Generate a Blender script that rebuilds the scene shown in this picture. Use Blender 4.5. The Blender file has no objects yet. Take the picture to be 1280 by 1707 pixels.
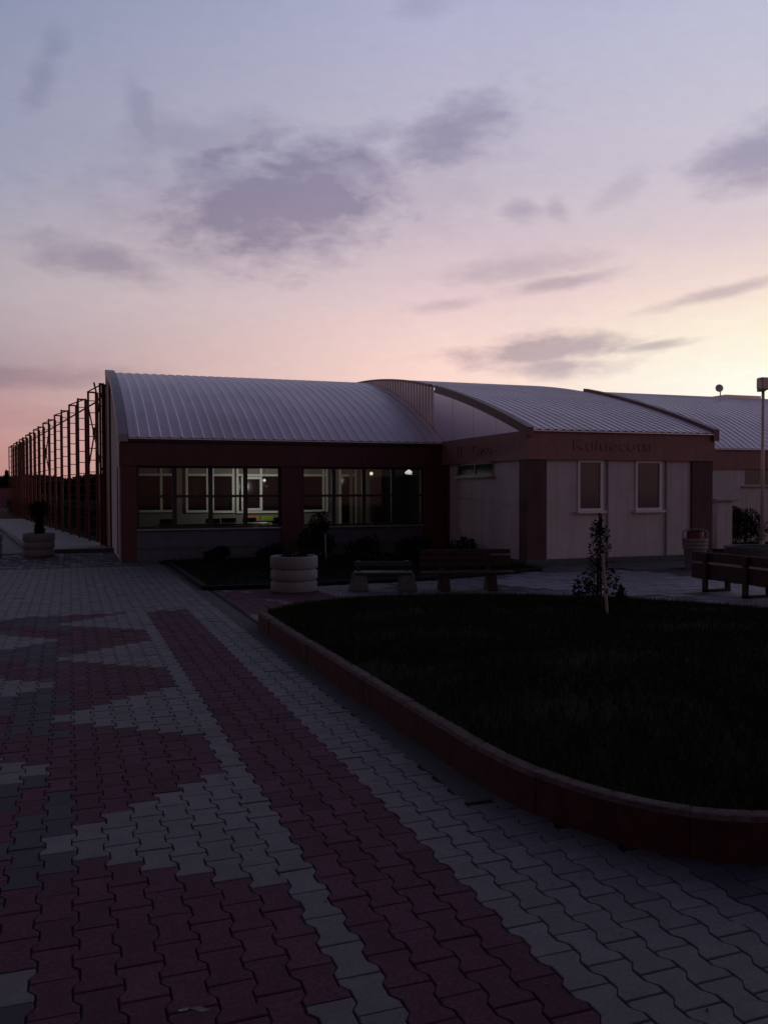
import bpy, math, random
import numpy as np
from mathutils import Vector, Matrix
R = math.radians
random.seed(7); rng = np.random.default_rng(7)
S = bpy.context.scene
COL = S.collection

# ------------------------------------------------------------------ camera
YAW, PITCH, ROLL, FPX, CH = 19.953, 1.3433, -0.1718, 1443.14, 1.62
cam_d = bpy.data.cameras.new('camera'); cam = bpy.data.objects.new('camera', cam_d); COL.objects.link(cam)
cam_d.sensor_fit = 'VERTICAL'; cam_d.sensor_height = 36.0; cam_d.lens = FPX * 36.0 / 1707.0
cam_d.clip_start = 0.05; cam_d.clip_end = 3000
ca, sa = math.cos(R(YAW)), math.sin(R(YAW)); cp, sp = math.cos(R(PITCH)), math.sin(R(PITCH))
def c2w(v): return Vector((v[0]*ca+v[1]*sa, -v[0]*sa+v[1]*ca, v[2]))
fw = c2w((0, cp, -sp)); rt0 = Vector((1, 0, 0)); up0 = Vector((0, sp, cp)); cr, sr = math.cos(R(ROLL)), math.sin(R(ROLL))
rt = c2w(rt0*cr + up0*sr); up = c2w(-rt0*sr + up0*cr)
M = Matrix((rt, up, -fw)).transposed().to_4x4(); M.translation = Vector((0, 0, CH))
cam.matrix_world = M
S.camera = cam
S.view_settings.view_transform = 'Standard'; S.view_settings.look = 'None'
S.view_settings.exposure = 0.0; S.view_settings.gamma = 1.0; S.view_settings.use_curve_mapping = False
S.cycles.max_bounces = 6; S.cycles.use_denoising = True

# ------------------------------------------------------------------ node helper
def lin(c):
    return tuple(((x/255)/12.92 if x/255 <= .04045 else ((x/255+.055)/1.055)**2.4) for x in c) + (1.0,)
class NT:
    def __init__(s, nt): s.nt = nt; s.n = nt.nodes; s.l = nt.links
    def node(s, t, **kw):
        n = s.n.new(t)
        for k, v in kw.items(): setattr(n, k, v)
        return n
    def put(s, sock, v):
        if isinstance(v, bpy.types.NodeSocket): s.l.new(v, sock)
        elif v is not None: sock.default_value = v
    def m(s, op, a, b=None, c=None, clamp=False):
        n = s.node('ShaderNodeMath', operation=op, use_clamp=clamp)
        s.put(n.inputs[0], a); s.put(n.inputs[1], b); s.put(n.inputs[2], c); return n.outputs[0]
    def mr(s, v, a, b, c=0., d=1., smooth=False):
        n = s.node('ShaderNodeMapRange', interpolation_type='SMOOTHSTEP' if smooth else 'LINEAR')
        for i, x in enumerate((v, a, b, c, d)): s.put(n.inputs[i], x)
        return n.outputs[0]
    def mix(s, f, a, b, blend='MIX'):
        n = s.node('ShaderNodeMix', data_type='RGBA', blend_type=blend)
        s.put(n.inputs[0], f); s.put(n.inputs[6], a); s.put(n.inputs[7], b); return n.outputs[2]
    def ramp(s, f, els):
        n = s.node('ShaderNodeValToRGB'); r = n.color_ramp
        r.elements[0].position, r.elements[0].color = els[0]
        r.elements[1].position, r.elements[1].color = els[-1]
        for p, c in els[1:-1]:
            e = r.elements.new(p); e.color = c
        s.put(n.inputs[0], f); return n.outputs[0]
    def noise(s, vec, scale, detail=3, rough=.5, dist=0.):
        n = s.node('ShaderNodeTexNoise'); s.put(n.inputs['Vector'], vec)
        n.inputs['Scale'].default_value = scale; n.inputs['Detail'].default_value = detail
        n.inputs['Roughness'].default_value = rough; n.inputs['Distortion'].default_value = dist
        return n
    def comb(s, x, y, z):
        n = s.node('ShaderNodeCombineXYZ'); s.put(n.inputs[0], x); s.put(n.inputs[1], y); s.put(n.inputs[2], z); return n.outputs[0]

# ------------------------------------------------------------------ dusk sky (the real light of the place)
W = bpy.data.worlds.new('World'); S.world = W; W.use_nodes = True
t = NT(W.node_tree); t.n.clear()
tc = t.node('ShaderNodeTexCoord'); sep = t.node('ShaderNodeSeparateXYZ'); t.l.new(tc.outputs['Generated'], sep.inputs[0])
x, y, z = sep.outputs
az = t.m('DEGREES', t.m('ARCTAN2', x, y)); el = t.m('DEGREES', t.m('ARCSINE', z))
da = t.m('ABSOLUTE', t.m('SUBTRACT', az, 48.0)); da = t.m('MINIMUM', da, t.m('SUBTRACT', 360.0, da))
wob = t.noise(t.comb(t.m('MULTIPLY', az, .05), t.m('MULTIPLY', el, .16), 3.1), 1.0, 4, .55).outputs[0]
elw = t.m('ADD', el, t.mr(wob, 0, 1, -2.2, 2.2))
e = t.mr(elw, 0, 60)
def rp(els): return t.ramp(e, [(a/60., lin(c)) for a, c in els])
A = rp([(0, (186,130,124)), (4.4, (192,150,148)), (8, (170,148,156)), (12, (184,172,178)), (19, (156,158,180)), (28, (139,147,174)), (42, (88,100,140)), (60, (60,66,100))])
Bm = rp([(0, (254,212,196)), (8, (252,216,206)), (12, (231,204,205)), (16, (211,192,200)), (21, (192,185,202)), (29, (177,178,205)), (42, (112,118,160)), (60, (66,70,108))])
Cc = rp([(0, (255,255,246)), (7, (255,255,238)), (9.5, (254,243,220)), (12, (247,224,212)), (16, (222,204,208)), (20, (203,196,210)), (28, (188,191,213)), (42, (124,128,168)), (60, (68,72,110))])
sky = t.mix(t.mr(da, 2, 27, smooth=True), Cc, Bm); sky = t.mix(t.mr(da, 25, 53), sky, A)
# clouds: (azimuth, elevation, half width, half height, tilt, strength), all degrees
CL = [(13.35,18.32,7.4,3.5,8,1.0),(16.87,19.62,4.9,2.6,0,.75),(10.08,19.05,4.03,2.2,0,.7),(24.15,21.89,4.37,1.89,22,.75),(19.24,22.19,1.82,.8,10,.5),
 (1.71,14.27,4.54,1.09,-8,.6),(3.69,13.95,2.94,.92,-12,.4),(9.09,15.14,4.11,1.2,5,.35),(30.84,9.0,5.6,.95,3,1.0),(31.3,8.0,3.8,.75,0,.85),(29.2,9.1,2.6,.8,-4,.6),
 (36.69,9.02,2.99,.3,6,.75),(43.13,19.39,3.58,1.77,15,.75),(28.92,17.59,1.26,.67,0,.5),(31.21,17.71,.88,.66,-40,.4),(29.0,14.23,4.91,.91,2,.4),
 (31.29,13.18,3.96,.49,6,.6),(41.09,11.97,4.5,.36,10,.6),(24.13,12.08,2.5,.39,5,.4),(-1.13,24.14,.8,2.3,-25,.33),(4.68,22.33,.8,2.3,20,.36),
 (35.01,18.3,2.17,.72,25,.25),(8.01,21.62,5.36,1.43,5,.35),(9.5,17.5,8.5,3.2,-4,.3),(23,20,6.5,3.4,20,.22),(-1.85,6.99,6.56,.73,3,.45),(22.4,28.93,2.06,.69,0,.3),(-.85,4.48,5.91,.81,0,.2),
 (60,16,8,2,5,.7),(78,24,9,3,-6,.6),(-25,20,9,2.5,4,.6),(-60,30,14,4,9,.5),(100,14,12,2,0,.5),(40,45,14,4,14,.5),(5,50,12,5,-10,.4)]
vw = t.comb(t.m('MULTIPLY', az, .25), t.m('MULTIPLY', el, .55), 0.0)
n1 = t.noise(vw, 1.15, 3, .5, .2).outputs[0]; n2 = t.noise(vw, 3.1, 5, .62, .3).outputs[0]
nn = t.m('ADD', t.mr(n1, .25, .75, -.42, .42), t.mr(n2, .25, .75, -.13, .13))
acc = None
for a0, e0, sx, sy, ro, st in CL:
    c_, s_ = math.cos(R(ro)), math.sin(R(ro)); dx = t.m('SUBTRACT', az, a0); dy = t.m('SUBTRACT', el, e0)
    p = t.m('ADD', t.m('MULTIPLY', dx, c_/sx), t.m('MULTIPLY', dy, s_/sx)); q = t.m('ADD', t.m('MULTIPLY', dx, -s_/sy), t.m('MULTIPLY', dy, c_/sy))
    q2 = t.m('ADD', t.m('SQRT', t.m('ADD', t.m('MULTIPLY', p, p), t.m('MULTIPLY', q, q))), nn)
    mk = t.mr(q2, 1.5, .15, 0., st, smooth=True)
    acc = mk if acc is None else t.m('MAXIMUM', acc, mk)
    acc = t.m('ADD', acc, t.m('MULTIPLY', mk, .12))
acc = t.m('MINIMUM', acc, 1.0)
cc = t.mix(1.0, sky, (.55, .545, .645, 1), 'MULTIPLY')
sky = t.mix(acc, sky, cc)
sky = t.mix(1.0, sky, t.mix(n2, (.94, .94, .955, 1), (1.05, 1.045, 1.04, 1)), 'MULTIPLY')
# away from the afterglow, and overhead, the evening sky falls into night
back = t.mr(da, 62, 135, 1.0, .18, smooth=True)
high = t.mr(el, 30, 62, 1.0, .62, smooth=True)
fall = t.m('MULTIPLY', back, high)
sky = t.mix(1.0, sky, t.comb(t.m('MULTIPLY', fall, t.mr(fall, 0, 1, 1.22, 1.0)), t.m('MULTIPLY', fall, t.mr(fall, 0, 1, .97, 1.0)), fall), 'MULTIPLY')
sky = t.mix(t.mr(el, 0, -3), sky, (.012, .011, .014, 1))
bg = t.node('ShaderNodeBackground'); t.l.new(sky, bg.inputs[0]); bg.inputs[1].default_value = 1.0
wo = t.node('ShaderNodeOutputWorld'); t.l.new(bg.outputs[0], wo.inputs[0])
# last trace of the sun, on the horizon behind the roofs
sd = bpy.data.lights.new('sun', 'SUN'); sd.energy = 0.03; sd.angle = R(8); sd.color = (1, .72, .55)
so = bpy.data.objects.new('sun', sd); COL.objects.link(so)
so.rotation_euler = Vector((math.sin(R(48))*math.cos(R(1)), math.cos(R(48))*math.cos(R(1)), math.sin(R(1)))).to_track_quat('Z', 'Y').to_euler()

# ------------------------------------------------------------------ materials
def mat(name, col, rough=.8, metal=0., nscale=8., namt=.25, col2=None, bump=0., spec=.5, coord='Object', tint=False, stain=0., streak=0.):
    m = bpy.data.materials.new(name); m.use_nodes = True; k = NT(m.node_tree)
    b = m.node_tree.nodes['Principled BSDF']
    co = k.node('ShaderNodeTexCoord').outputs[coord]
    c1 = tuple(col)+(1,); c2 = tuple(col2)+(1,) if col2 else tuple(v*(1-namt) for v in col)+(1,)
    n = k.noise(co, nscale, 5, .6).outputs[0]
    c = k.mix(k.mr(n, .35, .65), c2, c1)
    if stain:
        s2 = k.noise(co, nscale*.12, 4, .6).outputs[0]
        c = k.mix(k.mr(s2, .42, .68, 0, stain), c, tuple(v*.5 for v in col)+(1,))
    if streak:
        vm = k.node('ShaderNodeVectorMath', operation='MULTIPLY'); k.l.new(co, vm.inputs[0]); vm.inputs[1].default_value = (7, 7, .45)
        s3 = k.noise(vm.outputs[0], 1.0, 5, .65).outputs[0]
        c = k.mix(k.mr(s3, .48, .72, 0, streak), c, tuple(v*.42 for v in col)+(1,))
    if tint:
        at = k.node('ShaderNodeAttribute', attribute_name='tint')
        f = k.mr(at.outputs['Fac'], 0, 1, .72, 1.22)
        c = k.mix(1.0, c, k.comb(f, f, f), 'MULTIPLY')
    k.l.new(c, b.inputs['Base Color'])
    b.inputs['Roughness'].default_value = rough; b.inputs['Metallic'].default_value = metal
    b.inputs['Specular IOR Level'].default_value = spec
    if bump:
        bn = k.node('ShaderNodeBump'); bn.inputs['Strength'].default_value = bump; bn.inputs['Distance'].default_value = .01
        k.l.new(k.noise(co, nscale*4, 5, .7).outputs[0], bn.inputs['Height']); k.l.new(bn.outputs[0], b.inputs['Normal'])
    return m
MT = {}
MT['paver_grey'] = mat('paver_grey', (.142,.13,.142), .66, nscale=60, namt=.35, bump=.5, tint=True, stain=.55, spec=.42)
MT['paver_red'] = mat('paver_red', (.145,.060,.088), .85, nscale=60, namt=.4, bump=.6, tint=True, stain=.45, spec=.15)
MT['paver_slate'] = mat('paver_slate', (.075,.066,.085), .85, nscale=60, namt=.3, bump=.5, tint=True, spec=.3)
MT['sand'] = mat('joint_sand', (.028,.024,.026), .95, nscale=50, spec=.1)
MT['soil'] = mat('soil', (.022,.026,.018), .97, nscale=3, namt=.5, spec=.05)
MT['turf'] = mat('turf', (.016,.022,.010), .97, nscale=6, namt=.5, spec=.05)
MT['concrete'] = mat('concrete', (.17,.165,.165), .9, nscale=14, namt=.25, bump=.4, stain=.4, spec=.3)
MT['concrete_pale'] = mat('concrete_pale', (.29,.275,.275), .88, nscale=16, namt=.2, bump=.4, stain=.35, spec=.3)
MT['flag'] = mat('flagstone', (.33,.295,.335), .7, nscale=7, namt=.45, bump=.5, stain=.6, spec=.45)
MT['cement'] = mat('cement_screed', (.10,.10,.10), .92, nscale=20, namt=.3, bump=.6, stain=.45, spec=.3)
MT['kerb_red'] = mat('kerb_red', (.085,.022,.024), .85, nscale=9, col2=(.045,.018,.018), bump=.7, stain=.6, streak=.5, spec=.3)
MT['kerb_top'] = mat('kerb_top', (.115,.085,.075), .88, nscale=16, col2=(.06,.03,.028), bump=.5, spec=.3)
MT['red_clad'] = mat('red_cladding', (.135,.046,.046), .6, nscale=2.5, namt=.2, spec=.35, streak=.4)
MT['red_trim'] = mat('red_trim', (.20,.085,.09), .5, nscale=3, namt=.15)
MT['render'] = mat('wall_render', (.70,.60,.61), .85, nscale=3, namt=.12, bump=.3, stain=.3, streak=.4)
MT['panel'] = mat('gable_panel', (.95,.82,.86), .35, .8, nscale=1.5, namt=.06)
MT['plinth'] = mat('plinth', (.13,.13,.14), .85, nscale=8, stain=.3)
MT['dado'] = mat('dado_panel', (.13,.13,.18), .75, nscale=8, stain=.3)
MT['flashing'] = mat('flashing', (.36,.31,.32), .5, .2, nscale=3, namt=.12)
MT['roof'] = mat('roof_metal', (.94,.80,.78), .5, .6, nscale=.7, namt=.14, stain=.25)
MT['frame_dark'] = mat('dark_frame', (.02,.016,.018), .5, nscale=5)
MT['frame_white'] = mat('white_frame', (.80,.72,.73), .5, nscale=4, namt=.05)
MT['frame_in'] = mat('inner_frame', (.85,.83,.80), .5, nscale=4, namt=.05)
MT['red_front'] = mat('red_cladding_front', (.115,.046,.044), .6, nscale=2.5, namt=.2, spec=.35, streak=.35)
MT['red_fascia_flare'] = mat('fascia_panel_flare', (.36,.165,.155), .55, nscale=2.5, namt=.15, spec=.35, streak=.5)  # lighter copy of the cladding red, with the lens-flare lift painted into its colour
MT['interior'] = mat('interior_wall', (.27,.25,.23), .8, nscale=3, namt=.1)
MT['floor_in'] = mat('interior_floor', (.14,.13,.12), .5, nscale=3)
MT['steel_red'] = mat('red_oxide_steel', (.20,.05,.035), .7, .1, nscale=12, namt=.4, spec=.3)
MT['wood'] = mat('bench_wood', (.06,.024,.022), .7, nscale=12, namt=.4, spec=.3)
MT['wood_pale'] = mat('stake_wood', (.42,.36,.32), .8, nscale=20, namt=.3)
MT['leaf'] = mat('leaf', (.045,.05,.028), .75, nscale=5, namt=.5, spec=.2)
MT['leaf_dark'] = mat('leaf_dark', (.018,.022,.014), .8, nscale=5, namt=.5, spec=.15)
MT['bark'] = mat('bark', (.05,.038,.03), .9, nscale=20, namt=.4)
MT['bin_red'] = mat('bin_red', (.16,.03,.035), .5, nscale=6)
MT['post'] = mat('post_paint', (.72,.56,.50), .5, .1, nscale=6, namt=.1)
MT['dish'] = mat('dish_grey', (.85,.72,.70), .4, nscale=4)
MT['table'] = mat('table_dark', (.05,.045,.05), .4, nscale=5)
MT['orange'] = mat('orange_plastic', (.55,.22,.04), .45, nscale=4)
MT['lime'] = mat('lime_plastic', (.28,.42,.04), .45, nscale=4)
MT['letter'] = mat('letter_ochre', (.305,.14,.125), .5, nscale=6)
MT['wire'] = mat('cable_black', (.015,.014,.014), .6)
def dark_glass(name, col=(.012,.010,.012)):
    m = bpy.data.materials.new(name); m.use_nodes = True; b = m.node_tree.nodes['Principled BSDF']; k = NT(m.node_tree)
    n = k.noise(k.node('ShaderNodeTexCoord').outputs['Object'], 1.2, 3).outputs[0]
    k.l.new(k.mix(n, tuple(c*.5 for c in col)+(1,), tuple(c*1.5 for c in col)+(1,)), b.inputs['Base Color'])
    b.inputs['Roughness'].default_value = .12; b.inputs['Specular IOR Level'].default_value = .5
    return m
MT['glass_dark'] = dark_glass('dark_glass'); MT['glass_wine'] = dark_glass('dark_glass_wine', (.085,.078,.086))
m = bpy.data.materials.new('clear_glass'); m.use_nodes = True; k = NT(m.node_tree); k.n.clear()
tr = k.node('ShaderNodeBsdfTransparent'); tr.inputs[0].default_value = (.72,.74,.74,1); gl = k.node('ShaderNodeBsdfGlossy'); gl.inputs['Roughness'].default_value = .03
fr = k.node('ShaderNodeFresnel'); fr.inputs[0].default_value = 1.45
mx = k.node('ShaderNodeMixShader'); k.l.new(fr.outputs[0], mx.inputs[0]); k.l.new(tr.outputs[0], mx.inputs[1]); k.l.new(gl.outputs[0], mx.inputs[2])
mo = k.node('ShaderNodeOutputMaterial'); k.l.new(mx.outputs[0], mo.inputs[0]); MT['glass'] = m
def emit(name, col, s):
    m = bpy.data.materials.new(name); m.use_nodes = True; k = NT(m.node_tree); k.n.clear()
    co = k.node('ShaderNodeTexCoord').outputs['Object']; c = k.mix(k.noise(co, 9).outputs[0], tuple(v*.8 for v in col)+(1,), tuple(col)+(1,))
    e_ = k.node('ShaderNodeEmission'); k.l.new(c, e_.inputs[0]); e_.inputs[1].default_value = s
    o_ = k.node('ShaderNodeOutputMaterial'); k.l.new(e_.outputs[0], o_.inputs[0]); return m
MT['lamp_warm'] = emit('lamp_warm', (1, .93, .68), 1.6)
MT['lamp_white'] = emit('lamp_white', (1, .95, .9), 1.3)
MT['lamp_far'] = emit('lamp_far', (1, .8, .7), .5)

# ------------------------------------------------------------------ mesh helpers
class MB:
    def __init__(s): s.v = []; s.f = []; s.mi = []
    def add(s, vs, fs, mi=0):
        o = len(s.v); s.v += [tuple(p) for p in vs]; s.f += [tuple(i+o for i in f) for f in fs]; s.mi += [mi]*len(fs); return s
    def box(s, a, b, mi=0, rot=None, org=(0,0,0)):
        x0,y0,z0 = a; x1,y1,z1 = b
        vs = [(x0,y0,z0),(x1,y0,z0),(x1,y1,z0),(x0,y1,z0),(x0,y0,z1),(x1,y0,z1),(x1,y1,z1),(x0,y1,z1)]
        if rot is not None:
            c_, s_ = math.cos(rot), math.sin(rot); vs = [(org[0]+p[0]*c_-p[1]*s_, org[1]+p[0]*s_+p[1]*c_, org[2]+p[2]) for p in vs]
        return s.add(vs, [(0,3,2,1),(4,5,6,7),(0,1,5,4),(1,2,6,5),(2,3,7,6),(3,0,4,7)], mi)
    def tube(s, p, q, r0, r1=None, n=8, mi=0, cap=True):
        r1 = r0 if r1 is None else r1; p = Vector(p); q = Vector(q); d = (q-p).normalized()
        u = d.orthogonal().normalized(); w = d.cross(u); vs = []
        for c, r in ((p, r0), (q, r1)):
            for i in range(n):
                a = 2*math.pi*i/n; vs.append(c+u*math.cos(a)*r+w*math.sin(a)*r)
        fs = [(i, (i+1) % n, n+(i+1) % n, n+i) for i in range(n)]
        if cap: fs += [tuple(range(n-1, -1, -1)), tuple(range(n, 2*n))]
        return s.add(vs, fs, mi)
    def lathe(s, c, prof, n=28, mi=0):
        vs = [(c[0]+r*math.cos(2*math.pi*i/n), c[1]+r*math.sin(2*math.pi*i/n), c[2]+z_) for r, z_ in prof for i in range(n)]
        fs = [(j*n+i, j*n+(i+1) % n, (j+1)*n+(i+1) % n, (j+1)*n+i) for j in range(len(prof)-1) for i in range(n)]
        return s.add(vs, fs, mi)
    def prism(s, pts, axis, a, b, mi=0):
        n = len(pts)
        def P(p, h): return (h, p[0], p[1]) if axis == 'x' else ((p[0], h, p[1]) if axis == 'y' else (p[0], p[1], h))
        vs = [P(p, a) for p in pts] + [P(p, b) for p in pts]
        fs = [(i, (i+1) % n, n+(i+1) % n, n+i) for i in range(n)] + [tuple(range(n-1, -1, -1)), tuple(range(n, 2*n))]
        return s.add(vs, fs, mi)
    def build(s, name, mats, parent=None, smooth=False, kind=None, loc=None):
        me = bpy.data.meshes.new(name); me.from_pydata(s.v, [], s.f); me.update()
        for mm in (mats if isinstance(mats, (list, tuple)) else [mats]): me.materials.append(MT[mm])
        if any(s.mi): me.polygons.foreach_set('material_index', s.mi)
        if smooth: me.polygons.foreach_set('use_smooth', [True]*len(me.polygons))
        o = bpy.data.objects.new(name, me); COL.objects.link(o)
        if parent is not None: o.parent = parent; 
        if loc is not None: o.location = loc
        if kind: o['kind'] = kind
        return o
def bevel(o, w=.01, n=2):
    b = o.modifiers.new('bevel', 'BEVEL'); b.width = w; b.segments = n; b.limit_method = 'ANGLE'; return o
def fixn(o):
    import bmesh
    bm = bmesh.new(); bm.from_mesh(o.data); bmesh.ops.recalc_face_normals(bm, faces=bm.faces); bm.to_mesh(o.data); bm.free(); return o
def thing(name, label, cat, loc=(0,0,0), rz=0., group=None):
    o = bpy.data.objects.new(name, None); COL.objects.link(o); o.location = loc; o.rotation_euler.z = rz
    o['label'] = label; o['category'] = cat
    if group: o['group'] = group
    o.empty_display_size = .2
    return o
def tag(o, label, cat, group=None):
    o['label'] = label; o['category'] = cat
    if group: o['group'] = group
    return o
def copy_tree(o, parent=None):
    c = o.copy(); COL.objects.link(c); c.parent = parent
    for ch in [k for k in bpy.data.objects if k.parent == o]: copy_tree(ch, c)
    return c

# ------------------------------------------------------------------ ground
MB().add([(-900,-60,-.04),(900,-60,-.04),(900,1500,-.04),(-900,1500,-.04)], [(0,1,2,3)]).build('ground', 'soil', kind='structure')

PW, PH, AMP, GAP = .137, .2155, .0125, .0052
def paver(cx, cy, lod, lift, tilt):
    h = PH/2-GAP/2; w0 = PW/2-GAP/2
    prof = [(-1,w0+AMP*.8),(-.66,w0+AMP),(-.34,w0-AMP),(.34,w0-AMP),(.66,w0+AMP),(1,w0+AMP*.8)]
    out = [(w, tt*h) for tt, w in prof] + [(-w, tt*h) for tt, w in reversed(prof)]
    ch = .0035
    def ring(ins, z): return [(cx+(px-math.copysign(ins, px)), cy+py*(1-ins/h), z+lift+tilt[0]*px+tilt[1]*py) for px, py in out]
    rings = [ring(ch, 0), ring(0, -ch), ring(0, -.022)] if lod else [ring(.001, 0), ring(0, -.015)]
    vs = [p for r_ in rings for p in r_]; n = 12; fs = [tuple(range(n))]
    for j in range(len(rings)-1):
        fs += [((j+1)*n+i, (j+1)*n+(i+1) % n, j*n+(i+1) % n, j*n+i) for i in range(n)]
    return vs, fs
def in_poly(x_, y_, P):
    c = False; j = len(P)-1
    for i in range(len(P)):
        if (P[i][1] > y_) != (P[j][1] > y_) and x_ < (P[j][0]-P[i][0])*(y_-P[i][1])/(P[j][1]-P[i][1])+P[i][0]: c = not c
        j = i
    return c
KERB = [(2.06,10.05),(2.06,8.5),(2.07,7.0),(2.075,5.4),(2.09,4.5),(2.12,4.0),(2.2,3.66),(2.31,3.38),(2.47,3.14),(2.68,2.97),(2.95,2.86),(3.4,2.8),(4.4,2.78),(6,2.8),(7.4,3.0),(8.2,3.8),(8.5,5.2),(8.45,6.6),(8.2,7.7),(7.8,8.6),(7.3,9.35),(6.7,10.0),(5.8,10.65),(4.7,11.1),(3.6,11.18),(2.9,10.98),(2.4,10.62),(2.12,10.3)]
def smooth_loop(P, it=2):
    for _ in range(it):
        Q = []
        for i in range(len(P)):
            a, b = P[i], P[(i+1) % len(P)]
            Q += [(a[0]*.75+b[0]*.25, a[1]*.75+b[1]*.25), (a[0]*.25+b[0]*.75, a[1]*.25+b[1]*.75)]
        P = Q
    return P
KS = smooth_loop(KERB, 2)
BED2 = [(2.06,14.45),(3.1,14.3),(4.4,14.45),(6.0,14.5),(7.6,14.9),(9.0,15.4),(9.2,16.3),(9.2,20.85),(2.06,20.85)]
def colour(c, yy, xx):
    if xx > 1.93 and yy > 4.4:   # plaza round the planting bed
        v = math.sin(xx*1.3+yy*2.1)+math.sin(xx*2.7-yy*1.1)
        if xx < 3.8 and yy > 9.5: return 1 if random.random() < (.9 if yy > 11.5+.35*(xx-2) else .4) else 0
        return 0 if (v > -1.25 or random.random() < .5) else 2
    if c >= 18 and yy < 4.2: return 2
    if c >= 11: return 0
    if yy > 19.72: return 2 if random.random() < .75 else 0
    if yy > 12.15: return 0
    if 7 <= c <= 10: return 1
    if c == 6: return 0
    if c <= -9: return 0 if c < -13 else (1 if c < -9 else 0) if c != -8 else 0
    for kk in range(-2, 5):
        if -1 <= c <= 5 and abs(yy-(4.23+2.37*kk)) <= (c+2)*PH/2-.05: return 0
        if -7 <= c <= -1 and abs(yy-(3.045+2.37*kk)) <= (-c)*PH/2-.05: return 0
    if c == -8: return 0
    wv = math.sin(yy*2.65+c*.55); pr = (.93 if wv < .55 else .15) if c <= -2 else (.6 if c == -1 and wv < .3 else 0)
    # slate pavers edge the left-hand triangles
    return 2 if random.random() < pr else 1
vs, fs, mi, tint = [], [], [], []
for c in range(-24, 78):
    x0 = .005+PW*c; cx = x0+PW/2
    for r_ in range(0, 112):
        cy = 4.23 + PH*(r_-16) + (PH/2 if (c % 2 == 0) else 0)
        if cy < .9 or cy > 24.55: continue
        if c <= 13: ok = True
        elif cy < 4.05: ok = not in_poly(cx-.05, cy-.02, KS) and cx < 7
        elif cx > 2.14 and 10.0 < cy < 16.2: ok = not in_poly(cx, cy, KS) and not in_poly(cx, cy, BED2)
        elif cx > 8.3 and 5 < cy < 16.2: ok = not in_poly(cx, cy, KS)
        else: ok = False
        if c in (14,) and cy < 4.05 : ok = cy < 4.05 and not in_poly(cx+.09, cy, KS)
        if abs(cy-19.75) < .09 or not ok: continue
        if c <= 13 and cx < -1.0 and cy < 2.0: continue
        lod = cy < 9
        a, b = paver(cx, cy, lod, random.gauss(0, .0009)-(.003 if random.random() < .015 else 0), (random.gauss(0, .007), random.gauss(0, .006)))
        o_ = len(vs); vs += a; fs += [tuple(i+o_ for i in f) for f in b]
        mm = colour(c, cy, cx); mi += [mm]*len(b); tv = min(1, max(0, random.gauss(.5, .17))); tint += [tv]*len(b)
me = bpy.data.meshes.new('paving'); me.from_pydata(vs, [], fs)
for n_ in ('paver_grey', 'paver_red', 'paver_slate'): me.materials.append(MT[n_])
me.polygons.foreach_set('material_index', mi)
at = me.attributes.new('tint', 'FLOAT', 'FACE'); at.data.foreach_set('value', tint); me.update()
pv = bpy.data.objects.new('paving', me); COL.objects.link(pv); pv['kind'] = 'structure'
MB().add([(-3.4,.5,-.0065),(10.8,.5,-.0065),(10.8,24.7,-.0065),(-3.4,24.7,-.0065)], [(0,1,2,3)]).build('paving_bed', 'sand', kind='structure')
MB().box((-3.4,19.66,-.02),(2.0,19.80,-.002)).build('edging_strip', 'plinth', kind='structure')
# cement strip between the pavers and the kerb, with a ragged edge
st = MB(); L, Rr = [], []
for i in range(60):
    yy = 4.06+i*(19.6-4.06)/59; L.append((1.925+random.gauss(0,.008), yy)); Rr.append((2.14 if yy > 4.4 else 2.2, yy))
poly = L+Rr[::-1]; st.prism(poly, 'z', -.02, -.0015); fixn(st.build('cement_strip', 'cement', kind='structure'))
# flagged apron before the projecting wing
ap = MB()
for i in range(12):
    for j in range(3):
        if random.random() < .97: ap.box((9.6+i*.62, 14.9+j*.5, -.02),(9.6+i*.62+.59, 14.9+j*.5+.47, .004+random.random()*.006))
bevel(ap.build('apron_flags', 'concrete', kind='structure'), .006)
MB().box((10.8,6,-.03),(22,14.86,-.006)).build('plaza_slab', 'cement', kind='structure')

FP = [(6.7,13.3),(7.3,12.35),(8.0,11.5),(8.7,10.6),(8.95,9.3),(10.7,9.3),(10.9,12),(10.9,14.6),(8.6,15.1),(7.6,14.5)]
fg = MB()
for i in range(12):
    for j in range(16):
        x_, y_ = 6.6+i*.40+(j % 2)*.2, 9.3+j*.37
        if in_poly(x_+.18, y_+.17, FP) and random.random() < .96:
            j1, j2, zt_ = random.uniform(-.03,.03), random.uniform(-.03,.03), .008+random.random()*.007
            fg.add([(x_+j1,y_,-.02),(x_+.385,y_+j2,-.02),(x_+.385+j2*.3,y_+.355,-.02),(x_+j1*.4,y_+.355,-.02),(x_+j1,y_,zt_),(x_+.385,y_+j2,zt_),(x_+.385+j2*.3,y_+.355,zt_),(x_+j1*.4,y_+.355,zt_)], [(4,5,6,7),(0,1,5,4),(1,2,6,5),(2,3,7,6),(3,0,4,7)])
fg.build('flagstones', 'flag', kind='structure')
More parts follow.
